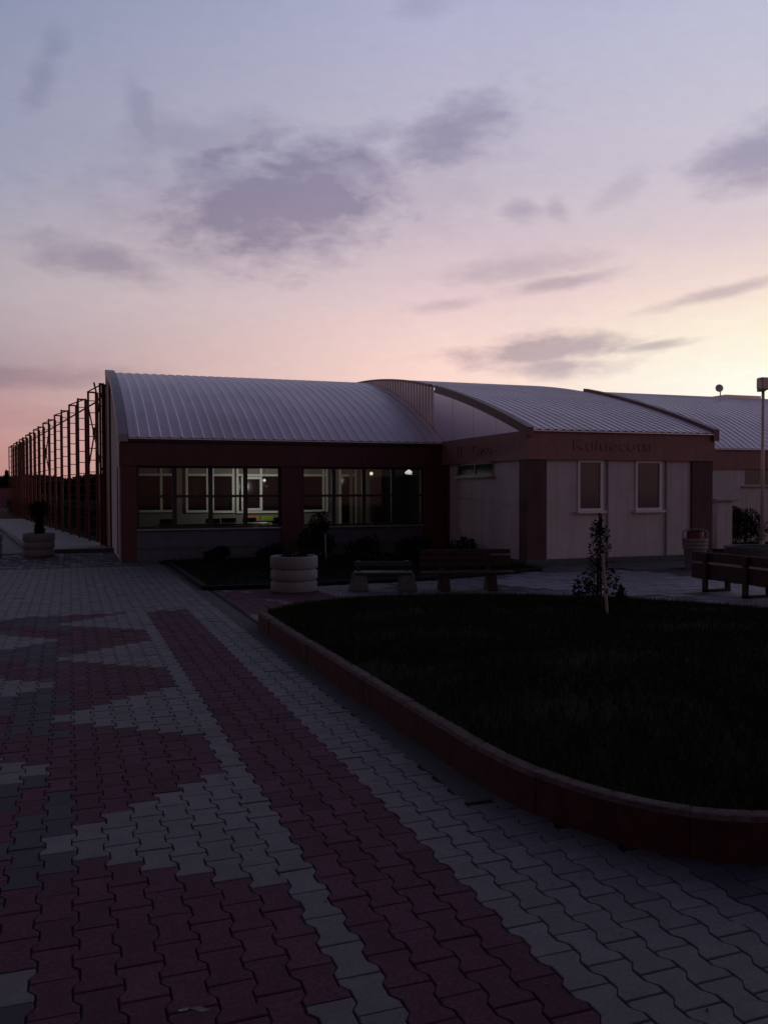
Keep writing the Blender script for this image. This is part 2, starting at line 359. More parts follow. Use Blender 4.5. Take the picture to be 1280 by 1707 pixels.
# kerb of the planting bed: separate stones with open joints
kb = MB(); N = len(KS)
cum = [0]
for i in range(N): cum.append(cum[-1]+math.dist(KS[i], KS[(i+1) % N]))
def loop_pt(s_):
    s_ %= cum[-1]
    for i in range(N):
        if cum[i+1] >= s_:
            f = (s_-cum[i])/(cum[i+1]-cum[i]+1e-9); a, b = KS[i], KS[(i+1) % N]
            d = Vector((b[0]-a[0], b[1]-a[1])).normalized(); return a[0]+(b[0]-a[0])*f, a[1]+(b[1]-a[1])*f, d
KH, KT = .215, .11
nst = int(cum[-1]/.8); ln = cum[-1]/nst
for q in range(nst):
    s0 = q*ln; s1 = s0+ln-.003; hh = KH-.008+random.gauss(0, .003); off = .01+random.gauss(0, .003); m_ = 7; vs_ = []; fs_ = []; mi_ = []
    for j in range(m_):
        px, py, d = loop_pt(s0+(s1-s0)*j/(m_-1)); nrm = Vector((-d.y, d.x))
        # loop runs so that the bed lies on the left of travel
        a0, a1 = off, KT+off
        for w, z_ in ((a0-.004,-.03),(a0,hh-.022),(a0+.018,hh-.003),(a0+.03,hh),(a1-.02,hh),(a1,hh-.015),(a1,.02)):
            vs_.append((px+nrm.x*w, py+nrm.y*w, z_))
    for j in range(m_-1):
        for i in range(6):
            fs_.append((j*7+i, j*7+i+1, (j+1)*7+i+1, (j+1)*7+i)); mi_.append(1 if i >= 1 else 0)
    fs_.append(tuple(range(7))); mi_.append(0); fs_.append(tuple(range((m_-1)*7+6, (m_-1)*7-1, -1))); mi_.append(0)
    o_ = len(kb.v); kb.v += vs_; kb.f += [tuple(i+o_ for i in f) for f in fs_]; kb.mi += mi_
ko = kb.build('kerb', ['kerb_red', 'kerb_top'], kind='structure'); fixn(ko)
# lawn surface + blades
def area(P): return sum(P[i][0]*P[(i+1)%len(P)][1]-P[(i+1)%len(P)][0]*P[i][1] for i in range(len(P)))/2
sgn = 1 if area(KS) > 0 else -1
inner = []
for i in range(N):
    a, b = KS[i-1], KS[(i+1) % N]; d = Vector((b[0]-a[0], b[1]-a[1])).normalized(); inner.append((KS[i][0]-d.y*KT*.72, KS[i][1]+d.x*KT*.72))
cxm, cym = sum(p[0] for p in KS)/N, sum(p[1] for p in KS)/N
lw = MB(); rings = [1, .93, .8, .6, .35, .1]; hts = [.175, .20, .225, .25, .26, .265]
for k_, hz in zip(rings, hts): lw.v += [(cxm+(p[0]-cxm)*k_, cym+(p[1]-cym)*k_, hz+random.gauss(0, .006)) for p in inner]
for j in range(5):
    lw.f += [(j*N+i, j*N+(i+1) % N, (j+1)*N+(i+1) % N, (j+1)*N+i) for i in range(N)]
lw.f.append(tuple(range(5*N, 6*N))); lw.mi = [0]*len(lw.f)
lwo = lw.build('lawn', 'turf', smooth=True, kind='structure'); fixn(lwo)
def blades(name, n, poly, z0, hmin, hmax, matn, zfun=None):
    xs = [p[0] for p in poly]; ys = [p[1] for p in poly]; out = []
    while len(out) < n:
        px, py = random.uniform(min(xs), max(xs)), random.uniform(min(ys), max(ys))
        if math.sin(px*3.1+2*math.sin(py*1.7))+math.sin(py*4.3+px) < random.uniform(-2.2, .6)-.6: continue
        if in_poly(px, py, poly): out.append((px, py))
    V_ = np.zeros((n, 3, 3)); a = np.array(out); ang = rng.uniform(0, 2*math.pi, n); h = rng.uniform(hmin, hmax, n)*(.7+.5*rng.random(n)); w = rng.uniform(.003, .006, n)
    base = np.array([zfun(p) if zfun else z0 for p in out])
    dx, dy = np.cos(ang)*w, np.sin(ang)*w; lx, ly = rng.normal(0, .4, n)*h, rng.normal(0, .4, n)*h
    V_[:,0] = np.stack([a[:,0]-dx, a[:,1]-dy, base], 1); V_[:,1] = np.stack([a[:,0]+dx, a[:,1]+dy, base], 1)
    V_[:,2] = np.stack([a[:,0]+lx, a[:,1]+ly, base+h], 1)
    me = bpy.data.meshes.new(name); me.vertices.add(3*n); me.vertices.foreach_set('co', V_.reshape(-1))
    me.loops.add(3*n); me.loops.foreach_set('vertex_index', np.arange(3*n)); me.polygons.add(n); me.polygons.foreach_set('loop_start', np.arange(0, 3*n, 3)); me.update(calc_edges=True)
    me.materials.append(MT[matn]); o = bpy.data.objects.new(name, me); COL.objects.link(o); o['kind'] = 'stuff'; return o
def lawn_z(p):
    # radial ratio to the nearest loop direction
    dx, dy = p[0]-cxm, p[1]-cym; an = math.atan2(dy, dx); rr = LR[int((an+math.pi)/(2*math.pi)*180) % 180]; k_ = math.hypot(dx, dy)/rr
    return float(np.interp(k_, rings[::-1], hts[::-1]))-.01
LR = [1e9]*180
for p in inner:
    an = math.atan2(p[1]-cym, p[0]-cxm); ii = int((an+math.pi)/(2*math.pi)*180) % 180; LR[ii] = math.hypot(p[0]-cxm, p[1]-cym)
last = next(v for v in LR if v < 1e8)
for i in range(180):
    if LR[i] > 1e8: LR[i] = last
    else: last = LR[i]
MT['grass'] = mat('grass_blade', (.016,.028,.012), .9, nscale=1.5, col2=(.034,.032,.016), spec=.05)
g1 = blades('grass', 90000, inner, .2, .03, .10, 'grass', lawn_z); g1['label'] = 'short dark lawn grass filling the kerbed bed'; g1['category'] = 'grass'

# second bed under the glazed front
b2 = MB(); b2.prism(BED2, 'z', -.03, .03); fixn(b2.build('planting_soil', 'soil', kind='structure'))
k2 = MB()
for i in range(6):
    a, b = Vector(BED2[i]), Vector(BED2[i+1])
    if i >= 5: break
    d = (b-a).normalized(); nr = Vector((-d.y, d.x)); L_ = (b-a).length; nseg = max(1, round(L_/.6))
    for j in range(nseg):
        p = a+d*(L_*j/nseg); q = a+d*(L_*(j+1)/nseg-.008)
        k2.add([(p.x,p.y,-.03),(q.x,q.y,-.03),(q.x+nr.x*.1,q.y+nr.y*.1,-.03),(p.x+nr.x*.1,p.y+nr.y*.1,-.03),(p.x,p.y,.07),(q.x,q.y,.07),(q.x+nr.x*.1,q.y+nr.y*.1,.07),(p.x+nr.x*.1,p.y+nr.y*.1,.07)],
               [(0,3,2,1),(4,5,6,7),(0,1,5,4),(1,2,6,5),(2,3,7,6),(3,0,4,7)])
for j in range(9): k2.box((2.04,14.5+j*.55,-.03),(2.14,15.04+j*.55,.075))
bevel(k2.build('bed_edging', 'sand', kind='structure'), .008)
g2 = blades('ground_cover', 16000, [(2.2,14.6),(9.1,15.5),(9.1,20.3),(2.2,20.3)], .03, .05, .16, 'leaf_dark'); g2['label'] = 'dark ground cover plants under the long windows'; g2['category'] = 'plants'

# left-hand path, step and verge beyond the pavers
MB().box((-.45,24.75,-.03),(1.3,25.0,.10)).build('step_kerb', 'plinth', kind='structure')
def slab_poly(name, P, z_, mt_):
    mb = MB(); mb.prism(P, 'z', z_-.06, z_); return fixn(mb.build(name, mt_, kind='structure'))
slab_poly('side_path', [(-.9,25.1),(1.02,25.6),(1.0,28.3),(-.02,36.5),(-1.1,45.0),(-2.7,58),(-4.2,58),(-3.4,47),(-2.3,38),(-1.5,31)], .02, 'concrete_pale')
slab_poly('left_path', [(-2.9,24.75),(-1.05,24.75),(-1.65,31),(-2.5,38),(-3.6,46),(-5.5,46)], .012, 'concrete')
pk = MB()
for j in range(26):
    f0, f1 = j/26, (j+.97)/26
    a = Vector((-1.0,25.1)).lerp(Vector((-3.8,50)), f0); b = Vector((-1.0,25.1)).lerp(Vector((-3.8,50)), f1)
    pk.tube((a.x,a.y,.05),(b.x,b.y,.05), .06, n=6)
pk.build('path_edging', 'plinth', kind='structure')

# ------------------------------------------------------------------ roofs
def interp_prof(P):
    ys = [p[0] for p in P]; zs = [p[1] for p in P]
    # smooth (Catmull-Rom) resample
    out = []
    for i in range(len(P)-1):
        p0 = P[max(0, i-1)]; p1 = P[i]; p2 = P[i+1]; p3 = P[min(len(P)-1, i+2)]
        for j in range(5):
            u = j/5; out.append(tuple(.5*((2*p1[k])+(-p0[k]+p2[k])*u+(2*p0[k]-5*p1[k]+4*p2[k]-p3[k])*u*u+(-p0[k]+3*p1[k]-3*p2[k]+p3[k])*u**3) for k in (0, 1)))
    out.append(P[-1]); return out
def arc(y0, crest, z0, z1, yend, n=26):
    L_, h_ = crest-y0, z1-z0; R_ = (L_*L_+h_*h_)/(2*h_)
    return [(y, z1-R_+math.sqrt(R_*R_-(crest-y)**2)) for y in [y0+(yend-y0)*i/n for i in range(n+1)]]
PA = arc(20.86, 30.0, 2.90, 5.42, 28.0)
PB = arc(16.38, 30.0, 2.95, 5.36, 28.2)
PC = arc(21.98, 31.2, 2.95, 5.62, 29.2)
def zat(P, yy): return float(np.interp(yy, [p[0] for p in P], [p[1] for p in P]))
def corr_roof(x0, x1, P, period=.25, hgt=.016, dz=0):
    xs = []; n = int(round((x1-x0)/period)); per = (x1-x0)/n
    for i in range(n):
        b = x0+i*per; xs += [(b,0),(b+per*.60,0),(b+per*.68,hgt),(b+per*.92,hgt)]
    xs.append((x1, 0)); mb = MB(); K = len(xs)
    for yy, zz in P: mb.v += [(xx, yy, zz+dz+hh) for xx, hh in xs]
    for j in range(len(P)-1): mb.f += [(j*K+i, j*K+i+1, (j+1)*K+i+1, (j+1)*K+i) for i in range(K-1)]
    mb.mi = [0]*len(mb.f); return mb
def under(mb, x0, x1, P, d=.035):
    # closed shell below the sheet (purlins and lining)
    for i in range(len(P)-1):
        (ya, za), (yb, zb) = P[i], P[i+1]
        mb.add([(x0,ya,za-.012),(x1,ya,za-.012),(x1,yb,zb-.012),(x0,yb,zb-.012),(x0,ya,za-d),(x1,ya,za-d),(x1,yb,zb-d),(x0,yb,zb-d)], [(0,1,2,3),(4,7,6,5)] + ([(0,4,5,1)] if i == 0 else []) + ([(3,2,6,7)] if i == len(P)-2 else []) + [(0,3,7,4),(1,5,6,2)])
    return mb
def verge(mb, x0, x1, P, up_, dn, mi=0):
    n = len(P); vs_ = []
    for yy, zz in P: vs_ += [(x0,yy,zz-dn),(x1,yy,zz-dn),(x1,yy,zz+up_),(x0,yy,zz+up_)]
    fs_ = [(0,1,2,3),(4*(n-1)+3,4*(n-1)+2,4*(n-1)+1,4*(n-1))]
    for j in range(n-1):
        for i in range(4): fs_.append((j*4+i, (j+1)*4+i, (j+1)*4+(i+1) % 4, j*4+(i+1) % 4))
    return mb.add(vs_, fs_, mi)

# ------------------------------------------------------------------ glazed hall (left wing)
XL, XR, YF = 1.15, 9.26, 20.98
hall = thing('glazed_hall', 'long low wing with curved ribbed metal roof, red fascia and two wide dark-framed windows', 'building', (XL, YF, 0))
def at_(o, root): o.location = -Vector(root.location); return o   # world-space mesh under an offset root
def part(mb, name, mt_, root, **k): return at_(mb.build(name, mt_, root, **k), root)
for a, b in ((XL-.019,1.48),(4.93,5.47),(8.74,XR-.003)): part(MB().box((a,YF,-.03),(b,YF+.3,2.25)), 'wall_pier', 'red_clad', hall)
part(MB().box((XL-.03,YF-.03,2.25),(XR-.012,YF+.3,2.86)), 'fascia', 'red_clad', hall)
part(MB().box((XL-.05,YF-.09,2.80),(XR-.012,YF-.032,2.875)), 'gutter', 'frame_dark', hall)
for a, b in ((1.48,4.93),(5.47,8.74)):
    part(MB().box((a,YF+.08,-.03),(b,YF+.26,.72)), 'dado_wall', 'dado', hall)
    part(MB().box((a,YF-.02,.30),(b,YF+.078,.335)).box((a,YF+.0,-.03),(b,YF+.077,.30)), 'ledge', 'plinth', hall)
    part(MB().box((a+.003,YF-.0,.722),(b-.003,YF+.24,.752)), 'sill', 'flashing', hall)
    fr_ = MB(); zt, zb = 2.25, .755; f = .055; ya, yb = YF+.10, YF+.16
    fr_.box((a,ya,zb),(b,yb,zb+f)).box((a,ya,zt-f),(b,yb,zt))
    for i in range(5):
        xx = a+(b-a-f)*i/4 if 0 < i < 4 else (a if i == 0 else b-f)
        ww = f if i in (0, 4) else .10
        xx = xx if i in (0,4) else xx-.02
        fr_.box((xx,ya+.002*1,zb+f),(xx+ww,yb-.002,zt-f))
    fr_.box((a+f,ya+.006,1.495),(b-f,yb-.006,1.555))
    wo_ = part(fr_, 'window', 'frame_dark', hall)
    gp = MB().box((a+.02,YF+.128,zb+.02),(b-.02,YF+.132,zt-.02)).build('pane', 'glass', wo_)
# end wall, flashing
ew = MB(); ew.prism([(21.0,-.03),(28.0,-.03)]+[(yy,zz-.02) for yy, zz in PA[::-1] if yy > 21.0]+[(21.0,2.86)], 'x', XL-.02, XL+.12)
fixn(part(ew, 'end_wall', 'render', hall))
vg = verge(MB(), XL-.08, XL+.14, PA, .08, .10)
fixn(part(vg, 'verge_flashing', 'flashing', hall))
part(MB().box((XL-.06,YF+.02,-.03),(XL-.022,YF+.30,2.78)), 'corner_trim', 'flashing', hall)
fixn(part(MB().prism([(25.7,-.03),(28.02,-.03)]+[(yy,zz-.05) for yy, zz in PA[::-1] if yy > 25.7], 'x', XL-.07, XL-.022), 'rear_trim', 'red_clad', hall))
rp_ = part(under(corr_roof(XL+.16, XR-.002, PA), XL+.16, XR-.002, PA), 'roof', 'roof', hall)
part(MB().box((XL+.12,27.84,-.03),(14.1,28.0,5.15)), 'rear_wall', 'interior', hall)
part(MB().box((XL+.12,YF+.31,-.02),(14.1,27.84,.0)), 'floor', 'floor_in', hall)
part(MB().box((XL+.12,YF+.31,2.62),(14.1,27.84,2.68)), 'ceiling', 'interior', hall)
part(MB().box((14.0,YF+.31,0),(14.1,27.84,2.62)), 'partition', 'interior', hall)
# low cable on the end wall
part(MB().tube((XL-.03,21.05,2.28),(XL-.035,22.2,2.22),.012,n=6).tube((XL-.035,22.2,2.22),(XL-.035,22.25,.1),.012,n=6), 'cable', 'wire', hall)
# white windows in the far wall of the hall
def back_win(x0, x1, z0, z1, mull, trans=None, sash=None):
    mb = MB(); f = .07; ya, yb = 27.76, 27.838
    mb.box((x0,ya,z0),(x1,yb,z0+f)).box((x0,ya,z1-f),(x1,yb,z1)).box((x0,ya+.002,z0+f),(x0+f,yb,z1-f)).box((x1-f,ya+.002,z0+f),(x1,yb,z1-f))
    for mx_ in mull: mb.box((mx_-f/2,ya+.002,z0+f),(mx_+f/2,yb,z1-f))
    if trans: mb.box((x0+f,ya+.004,trans-f/2),(x1-f,yb,trans+f/2))
    if sash: mb.box((sash[0],ya-.03,sash[2]),(sash[0]+.08,ya,sash[3])).box((sash[1]-.08,ya-.03,sash[2]),(sash[1],ya,sash[3])).box((sash[0]+.08,ya-.03,sash[2]),(sash[1]-.08,ya,sash[2]+.08)).box((sash[0]+.08,ya-.03,sash[3]-.08),(sash[1]-.08,ya,sash[3]))
    o = part(mb, 'inner_window', 'frame_in', hall)
    MB().box((x0+.02,27.80,z0+.02),(x1-.02,27.81,(trans or z1)-.02)).build('pane', 'glass_dark', o)
    if trans: MB().box((x0+.02,27.80,trans+.02),(x1-.02,27.812,z1-.02)).build('pane', 'interior', o)
    return o
back_win(1.9, 3.1, 1.0, 2.5, [2.7], 2.17)
back_win(3.45, 4.16, .98, 2.5, [], 2.17)
back_win(4.26, 4.98, .96, 2.5, [], 2.17)
back_win(5.05, 6.52, .94, 2.5, [5.85], 2.17, (5.2, 5.88, 1.02, 2.12))
back_win(7.0, 8.1, .96, 2.5, [7.95], 2.17)
back_win(8.5, 9.1, .1, 2.5, [], 2.17)
part(MB().box((9.6,27.5,.02),(10.9,27.75,2.12)), 'cupboard', 'frame_dark', hall)
part(MB().box((8.85,27.70,.02),(8.95,27.75,2.5)).box((9.35,27.70,.02),(9.42,27.75,2.5)), 'door_frame', 'interior', hall)

# furniture in the hall
def table_(lab, x_, y_, L_, rz=0):
    tt = thing('dining_table', lab, 'table', (x_, y_, 0), rz, 'dining tables seen through the long window')
    MB().box((-L_/2,-.38,.70),(L_/2,.38,.74)).build('tabletop', 'table', tt)
    for sx in (-1, 1):
        for sy in (-1, 1): MB().tube((sx*(L_/2-.1), sy*.3, 0),(sx*(L_/2-.1), sy*.3, .70), .022, n=6).build('leg', 'frame_dark', tt)
    return tt
table_('dark dining table behind the second pane from the left', 2.95, 24.2, 1.4)
table_('dark dining table behind the right half of the lit window', 4.6, 24.6, 1.5)
table_('dark dining table deep in the hall beside the orange chair', 5.5, 26.4, .9)
def chair_(lab, x_, y_, rz, mt_, grp):
    c = thing('chair', lab, 'chair', (x_, y_, 0), rz, grp)
    bevel(MB().box((-.21,-.2,.43),(.21,.22,.47)).build('seat', mt_, c), .015)
    bk = MB()
    for i in range(6):
        a0 = -.21+i*.07; dpt = .03*(1-((i-2.5)/2.5)**2); bk.box((a0,.19+dpt,.52),(a0+.07,.215+dpt,.86))
    bk.build('backrest', mt_, c)
    for sx in (-1, 1):
        for sy in (-1, 1): MB().tube((sx*.2, sy*.2, 0),(sx*.17, sy*.17, .43), .014, n=6).build('leg', 'frame_dark', c)
    return c
chair_('orange plastic chair glowing beside the deep table', 5.45, 27.1, 0, 'orange', 'chairs in the hall')
chair_('lime green plastic chair right of the orange chair', 5.95, 26.9, .3, 'lime', 'chairs in the hall')
for i, (x_, y_, a_, lab) in enumerate(((3.9,24.9,0.1,'dark chair between the two near dining tables'),(4.35,25.25,-.2,'dark chair pushed behind the lit-window table, left one'),(5.05,25.3,.2,'dark chair pushed behind the lit-window table, right one'),(2.6,24.9,0,'dark chair behind the leftmost dining table'),(6.0,25.3,.5,'dark chair at the right jamb of the lit window'))):
    chair_(lab, x_, y_, a_, 'table', 'chairs in the hall')
def lamp_ball(lab, p, r, mt_, pw, colr=(1,.9,.75), rod=.3):
    l = thing('ceiling_lamp', lab, 'lamp', p)
    MB().lathe((0,0,0), [(r*math.sin(a), -r*math.cos(a)) for a in [math.pi*i/10+.0001 for i in range(11)]], n=14).build('lamp_globe', mt_, l, smooth=True)
    MB().tube((0,0,r*.9),(0,0,2.62-p[2]), .008, n=6).build('rod', 'frame_dark', l)
    if pw:
        d = bpy.data.lights.new('bulb', 'POINT'); d.energy = pw; d.color = colr; d.shadow_soft_size = r*1.05+.03; b = bpy.data.objects.new('bulb', d); COL.objects.link(b); b.parent = l; b.location = (0,-.0,-r-.12)
    return l
lamp_ball('small bright white globe lamp seen in the top right pane of the lit window', (5.62,26.2,1.98), .045, 'lamp_white', 42, (1,.97,.86))
lamp_ball('warm glowing globe lamp high in the right-hand window', (9.05,26.1,2.2), .055, 'lamp_warm', 4.0)
ch_ = thing('chandelier', 'sparkling white cluster lamp near the right jamb of the right-hand window', 'lamp', (10.3,26,2.25))
cm = MB()
for i in range(22):
    a = 2.4*i; rr = .03+.12*((i*7) % 10)/10; cm.tube((0,0,.09), (rr*math.cos(a), rr*math.sin(a), -.08+.012*((i*5) % 9)), .006, .014, n=5)
cm.build('crystals', 'lamp_white', ch_); MB().tube((0,0,.1),(0,0,.37),.01,n=6).build('rod', 'frame_dark', ch_)

# ------------------------------------------------------------------ projecting wing
XA, XB2, YB = 9.26, 14.18, 16.48
wing = thing('projecting_wing', 'projecting pale wing with red corner columns, curved roof and two tall white-framed windows', 'building', (XA, YB, 0))
def wp(mb, name, mt_, **k): return part(mb, name, mt_, wing, **k)
wp(MB().box((XA,YB,-.03),(9.74,YB+.36,2.31)), 'corner_column', 'red_front')
wp(MB().box((13.6,YB,-.03),(XB2,YB+.36,2.31)), 'corner_column', 'red_front')
wp(MB().box((XA,20.62,-.03),(XA+.3,20.975,2.31)), 'corner_column', 'red_front')
wp(MB().box((XA-.03,YB-.03,2.31),(XB2+.03,YB+.3,2.93)).box((XA-.03,YB+.302,2.31),(XA+.25,20.945,2.93)), 'fascia', 'red_fascia_flare')
wp(MB().box((9.742,YB+.06,-.03),(10.55,YB+.3,2.31)).box((11.20,YB+.06,-.03),(12.06,YB+.3,2.31)).box((12.78,YB+.06,-.03),(13.598,YB+.3,2.31)).box((10.55,YB+.06,-.03),(11.20,YB+.3,1.18)).box((12.06,YB+.06,-.03),(12.78,YB+.3,1.18)), 'front_wall', 'render')
wp(MB().box((XA+.05,YB+.362,-.03),(XA+.25,18.1,2.31)).box((XA+.05,20.14,-.03),(XA+.25,20.618,2.31)).box((XA+.05,18.1,-.03),(XA+.25,20.14,1.99)), 'side_wall', 'render')
wp(MB().box((XA-.05,YB-.06,-.03),(XB2+.05,YB-.002,.14)).box((XA-.05,YB,-.03),(XA-.002,20.97,.12)), 'plinth', 'plinth')
for a, b in ((10.55,11.20),(12.06,12.78)):
    fr_ = MB(); f = .055; ya, yb = YB+.03, YB+.10
    fr_.box((a,ya,1.18),(b,yb,1.18+f)).box((a,ya,2.31-f),(b,yb,2.308)).box((a,ya+.002,1.18+f),(a+f,yb,2.31-f)).box((b-f*1.3,ya+.002,1.18+f),(b,yb,2.31-f))
    o = wp(fr_, 'window', 'frame_white')
    MB().box((a+.03,ya+.03,1.2),(b-.03,ya+.036,2.29)).build('pane', 'glass_wine', o)
    bevel(MB().box((a-.05,YB-.05,1.125),(b+.05,YB+.10,1.178)).build('sill', 'frame_white', o), .006)
    wp(MB().tube((b+.12,YB+.03,.14),(b+.12,YB+.03,2.3),.022,n=8), 'drainpipe', 'flashing')
fr_ = MB().box((XA+.03,18.1,1.99),(XA+.10,20.14,2.03)).box((XA+.03,18.1,2.27),(XA+.10,20.14,2.308)).box((XA+.032,18.1,2.03),(XA+.10,18.15,2.27)).box((XA+.032,20.09,2.03),(XA+.10,20.14,2.27)).box((XA+.032,19.1,2.03),(XA+.10,19.14,2.27))
o = wp(fr_, 'strip_window', 'flashing'); MB().box((XA+.06,18.12,2.0),(XA+.066,20.12,2.29)).build('pane', 'glass_dark', o)
MB().box((XA-.04,18.05,1.95),(XA+.05,20.19,1.988)).build('sill', 'flashing', o)
# gable: smooth pale panels, then ribbed cladding over the hall's roof
for i in range(4):
    ya, yb = 16.7+i*1.21, 16.7+(i+1)*1.21-.014
    ys = np.linspace(ya, yb, 7); P = [(ya,2.932),(yb,2.932)]+[(yy, max(zat(PB, yy)-.16, 2.94)) for yy in ys[::-1]]
    fixn(wp(MB().prism(P, 'x', XA, XA+.06), 'gable_panel', 'panel'))
wp(MB().prism([(16.6,2.9),(21.6,2.9)]+[(yy, zat(PB, yy)-.2) for yy in np.linspace(21.6,17.4,8)], 'x', XA+.062, XA+.12), 'gable_backing', 'frame_dark')
cl_ = MB(); yy = 21.56; n_c = 0; ring_ = []
while yy < 28.1:
    for dy, ox in ((0,0),(.11,0),(.13,-.03),(.19,-.03),(.21,0)): ring_.append((yy+dy*1.0, XA+.012+ox))
    yy += .215
for i, (y_, x_) in enumerate(ring_): cl_.v += [(x_, y_, 2.86), (x_, y_, zat(PB, min(y_, 28.2))-.02)]
cl_.f = [(2*i, 2*i+2, 2*i+3, 2*i+1) for i in range(len(ring_)-1)]; cl_.mi = [0]*len(cl_.f)
wp(cl_, 'ribbed_cladding', 'roof')
PBf = [p for p in PB if p[0] <= 21.65]
wp(verge(MB(), XA-.05, XA+.10, PBf, .05, .15), 'verge_trim', 'red_trim')
wp(verge(MB(), XA-.02, XA+.08, [p for p in PB if p[0] >= 21.6], .035, .03), 'cladding_cap', 'red_trim')
wp(verge(MB(), XB2-.06, XB2+.10, [p for p in PB if p[0] <= 21.9], .10, .17), 'verge_trim', 'red_trim')
fixn(wp(MB().prism([(16.5,2.9),(28,2.9)]+[(yy, zat(PB, yy)-.17) for yy in np.linspace(28,17.4,14)], 'x', XB2-.06, XB2+.02), 'gable_panel', 'panel'))
wp(under(corr_roof(XA+.10, XB2-.06, PB, .2, .02), XA+.10, XB2-.06, PB), 'roof', 'roof')
wp(MB().box((XB2-.2,YB+.362,-.03),(XB2-.0,22.0,2.9)), 'right_wall', 'render')
def letters(txt, size, loc, rot, root, name='letters'):
    cu = bpy.data.curves.new(name, 'FONT'); cu.body = txt; cu.size = size; cu.extrude = .004; cu.resolution_u = 3
    to = bpy.data.objects.new(name, cu); COL.objects.link(to); dg = bpy.context.evaluated_depsgraph_get()
    me = bpy.data.meshes.new_from_object(to.evaluated_get(dg)); bpy.data.objects.remove(to)
    me.materials.append(MT['letter']); o = bpy.data.objects.new(name, me); COL.objects.link(o); o.parent = root
    o.location = Vector(loc)-Vector(root.location); o.rotation_euler = rot; return o
lo = letters('Kuluecotu', .36, (10.36,YB-.042,2.52), (R(90),0,0), wing, 'lettering'); lo.scale.x = 1.4
lo = letters('TI', .40, (XA-.042,20.1,2.48), (R(90),0,R(-90)), wing, 'lettering'); lo.scale.x = 1.2
lo = letters('Coco', .36, (XA-.042,19.15,2.50), (R(90),0,R(-90)), wing, 'lettering'); lo.scale.x = 1.3

# ------------------------------------------------------------------ rear wing at the right
YC = 22.1
rear = thing('rear_wing', 'set-back right wing with long curved ribbed roof and dull red fascia', 'building', (14.3, YC, 0))
def rpz(mb, name, mt_, **k): return part(mb, name, mt_, rear, **k)
rpz(MB().box((XB2+.03,YC-.03,2.31),(32,YC+.3,2.93)), 'fascia', 'red_fascia_flare')
rpz(MB().box((XB2+.03,YC+.05,-.03),(20.3,YC+.3,2.31)).box((20.3,YC+.05,-.03),(21.9,YC+.3,1.77)).box((21.9,YC+.05,-.03),(32,YC+.3,2.31)), 'front_wall', 'render')
fr_ = MB().box((20.3,YC+.06,1.77),(21.9,YC+.12,1.82)).box((20.3,YC+.06,2.26),(21.9,YC+.12,2.308)).box((20.3,YC+.062,1.82),(20.35,YC+.12,2.26)).box((21.85,YC+.062,1.82),(21.9,YC+.12,2.26)).box((21.08,YC+.062,1.82),(21.12,YC+.12,2.26))
o = rpz(fr_, 'strip_window', 'flashing'); MB().box((20.32,YC+.09,1.79),(21.88,YC+.096,2.28)).build('pane', 'glass_wine', o)
MB().box((20.2,YC-.04,1.73),(22,YC+.06,1.768)).build('sill', 'flashing', o)
rpz(under(corr_roof(XB2+.12, 32, PC, .25), XB2+.12, 32, PC), 'roof', 'roof')
rpz(MB().box((XB2+.03,29.0,-.03),(32,29.2,5.2)), 'rear_wall', 'render')
rpz(MB().box((31.8,YC+.31,-.03),(32,29,2.9)), 'end_wall', 'render')
rpz(MB().box((24.7,28.0,5.2),(26.5,28.9,zat(PC, 28.5)+.06)), 'ridge_cap', 'roof')

# satellite dish on the rear roof
sdh = thing('satellite_dish', 'small round satellite dish on the ridge of the right-hand roof', 'satellite dish', (24.3,27.9,5.36))
MB().tube((0.06,0,0),(0.06,0,.27),.022,n=8).build('mast', 'dish', sdh)
dm = MB(); n = 24
prof = [(.001,.05),(.06,.045),(.11,.03),(.155,0),(.155,.012),(.11,.042),(.06,.057),(.001,.062)]
dm.lathe((0,0,0), prof, n); od = dm.build('reflector', 'dish', sdh, smooth=True); od.rotation_euler = (R(82),0,R(-25)); od.location = (-.02,-.03,.33)

# lamp post
lp = thing('lamp_post', 'tall pale lamp post with a rounded box head in front of the right wing', 'street lamp', (17.68,18.61,0))
MB().tube((0,0,0),(0,0,4.4),.052,.040,n=12).build('pole', 'post', lp, smooth=True)
MB().lathe((0,0,0), [(.13,0),(.13,.05),(.07,.08),(.055,.25)], 16).build('base', 'post', lp)
h_ = MB().box((-.14,-.12,4.34),(.15,.12,4.68)); hd = bevel(h_.build('lamp_head', 'post', lp), .05, 4)
MB().box((-.12,-.10,4.30),(.0,.10,4.345)).build('lamp_glass', 'glass_dark', lp)

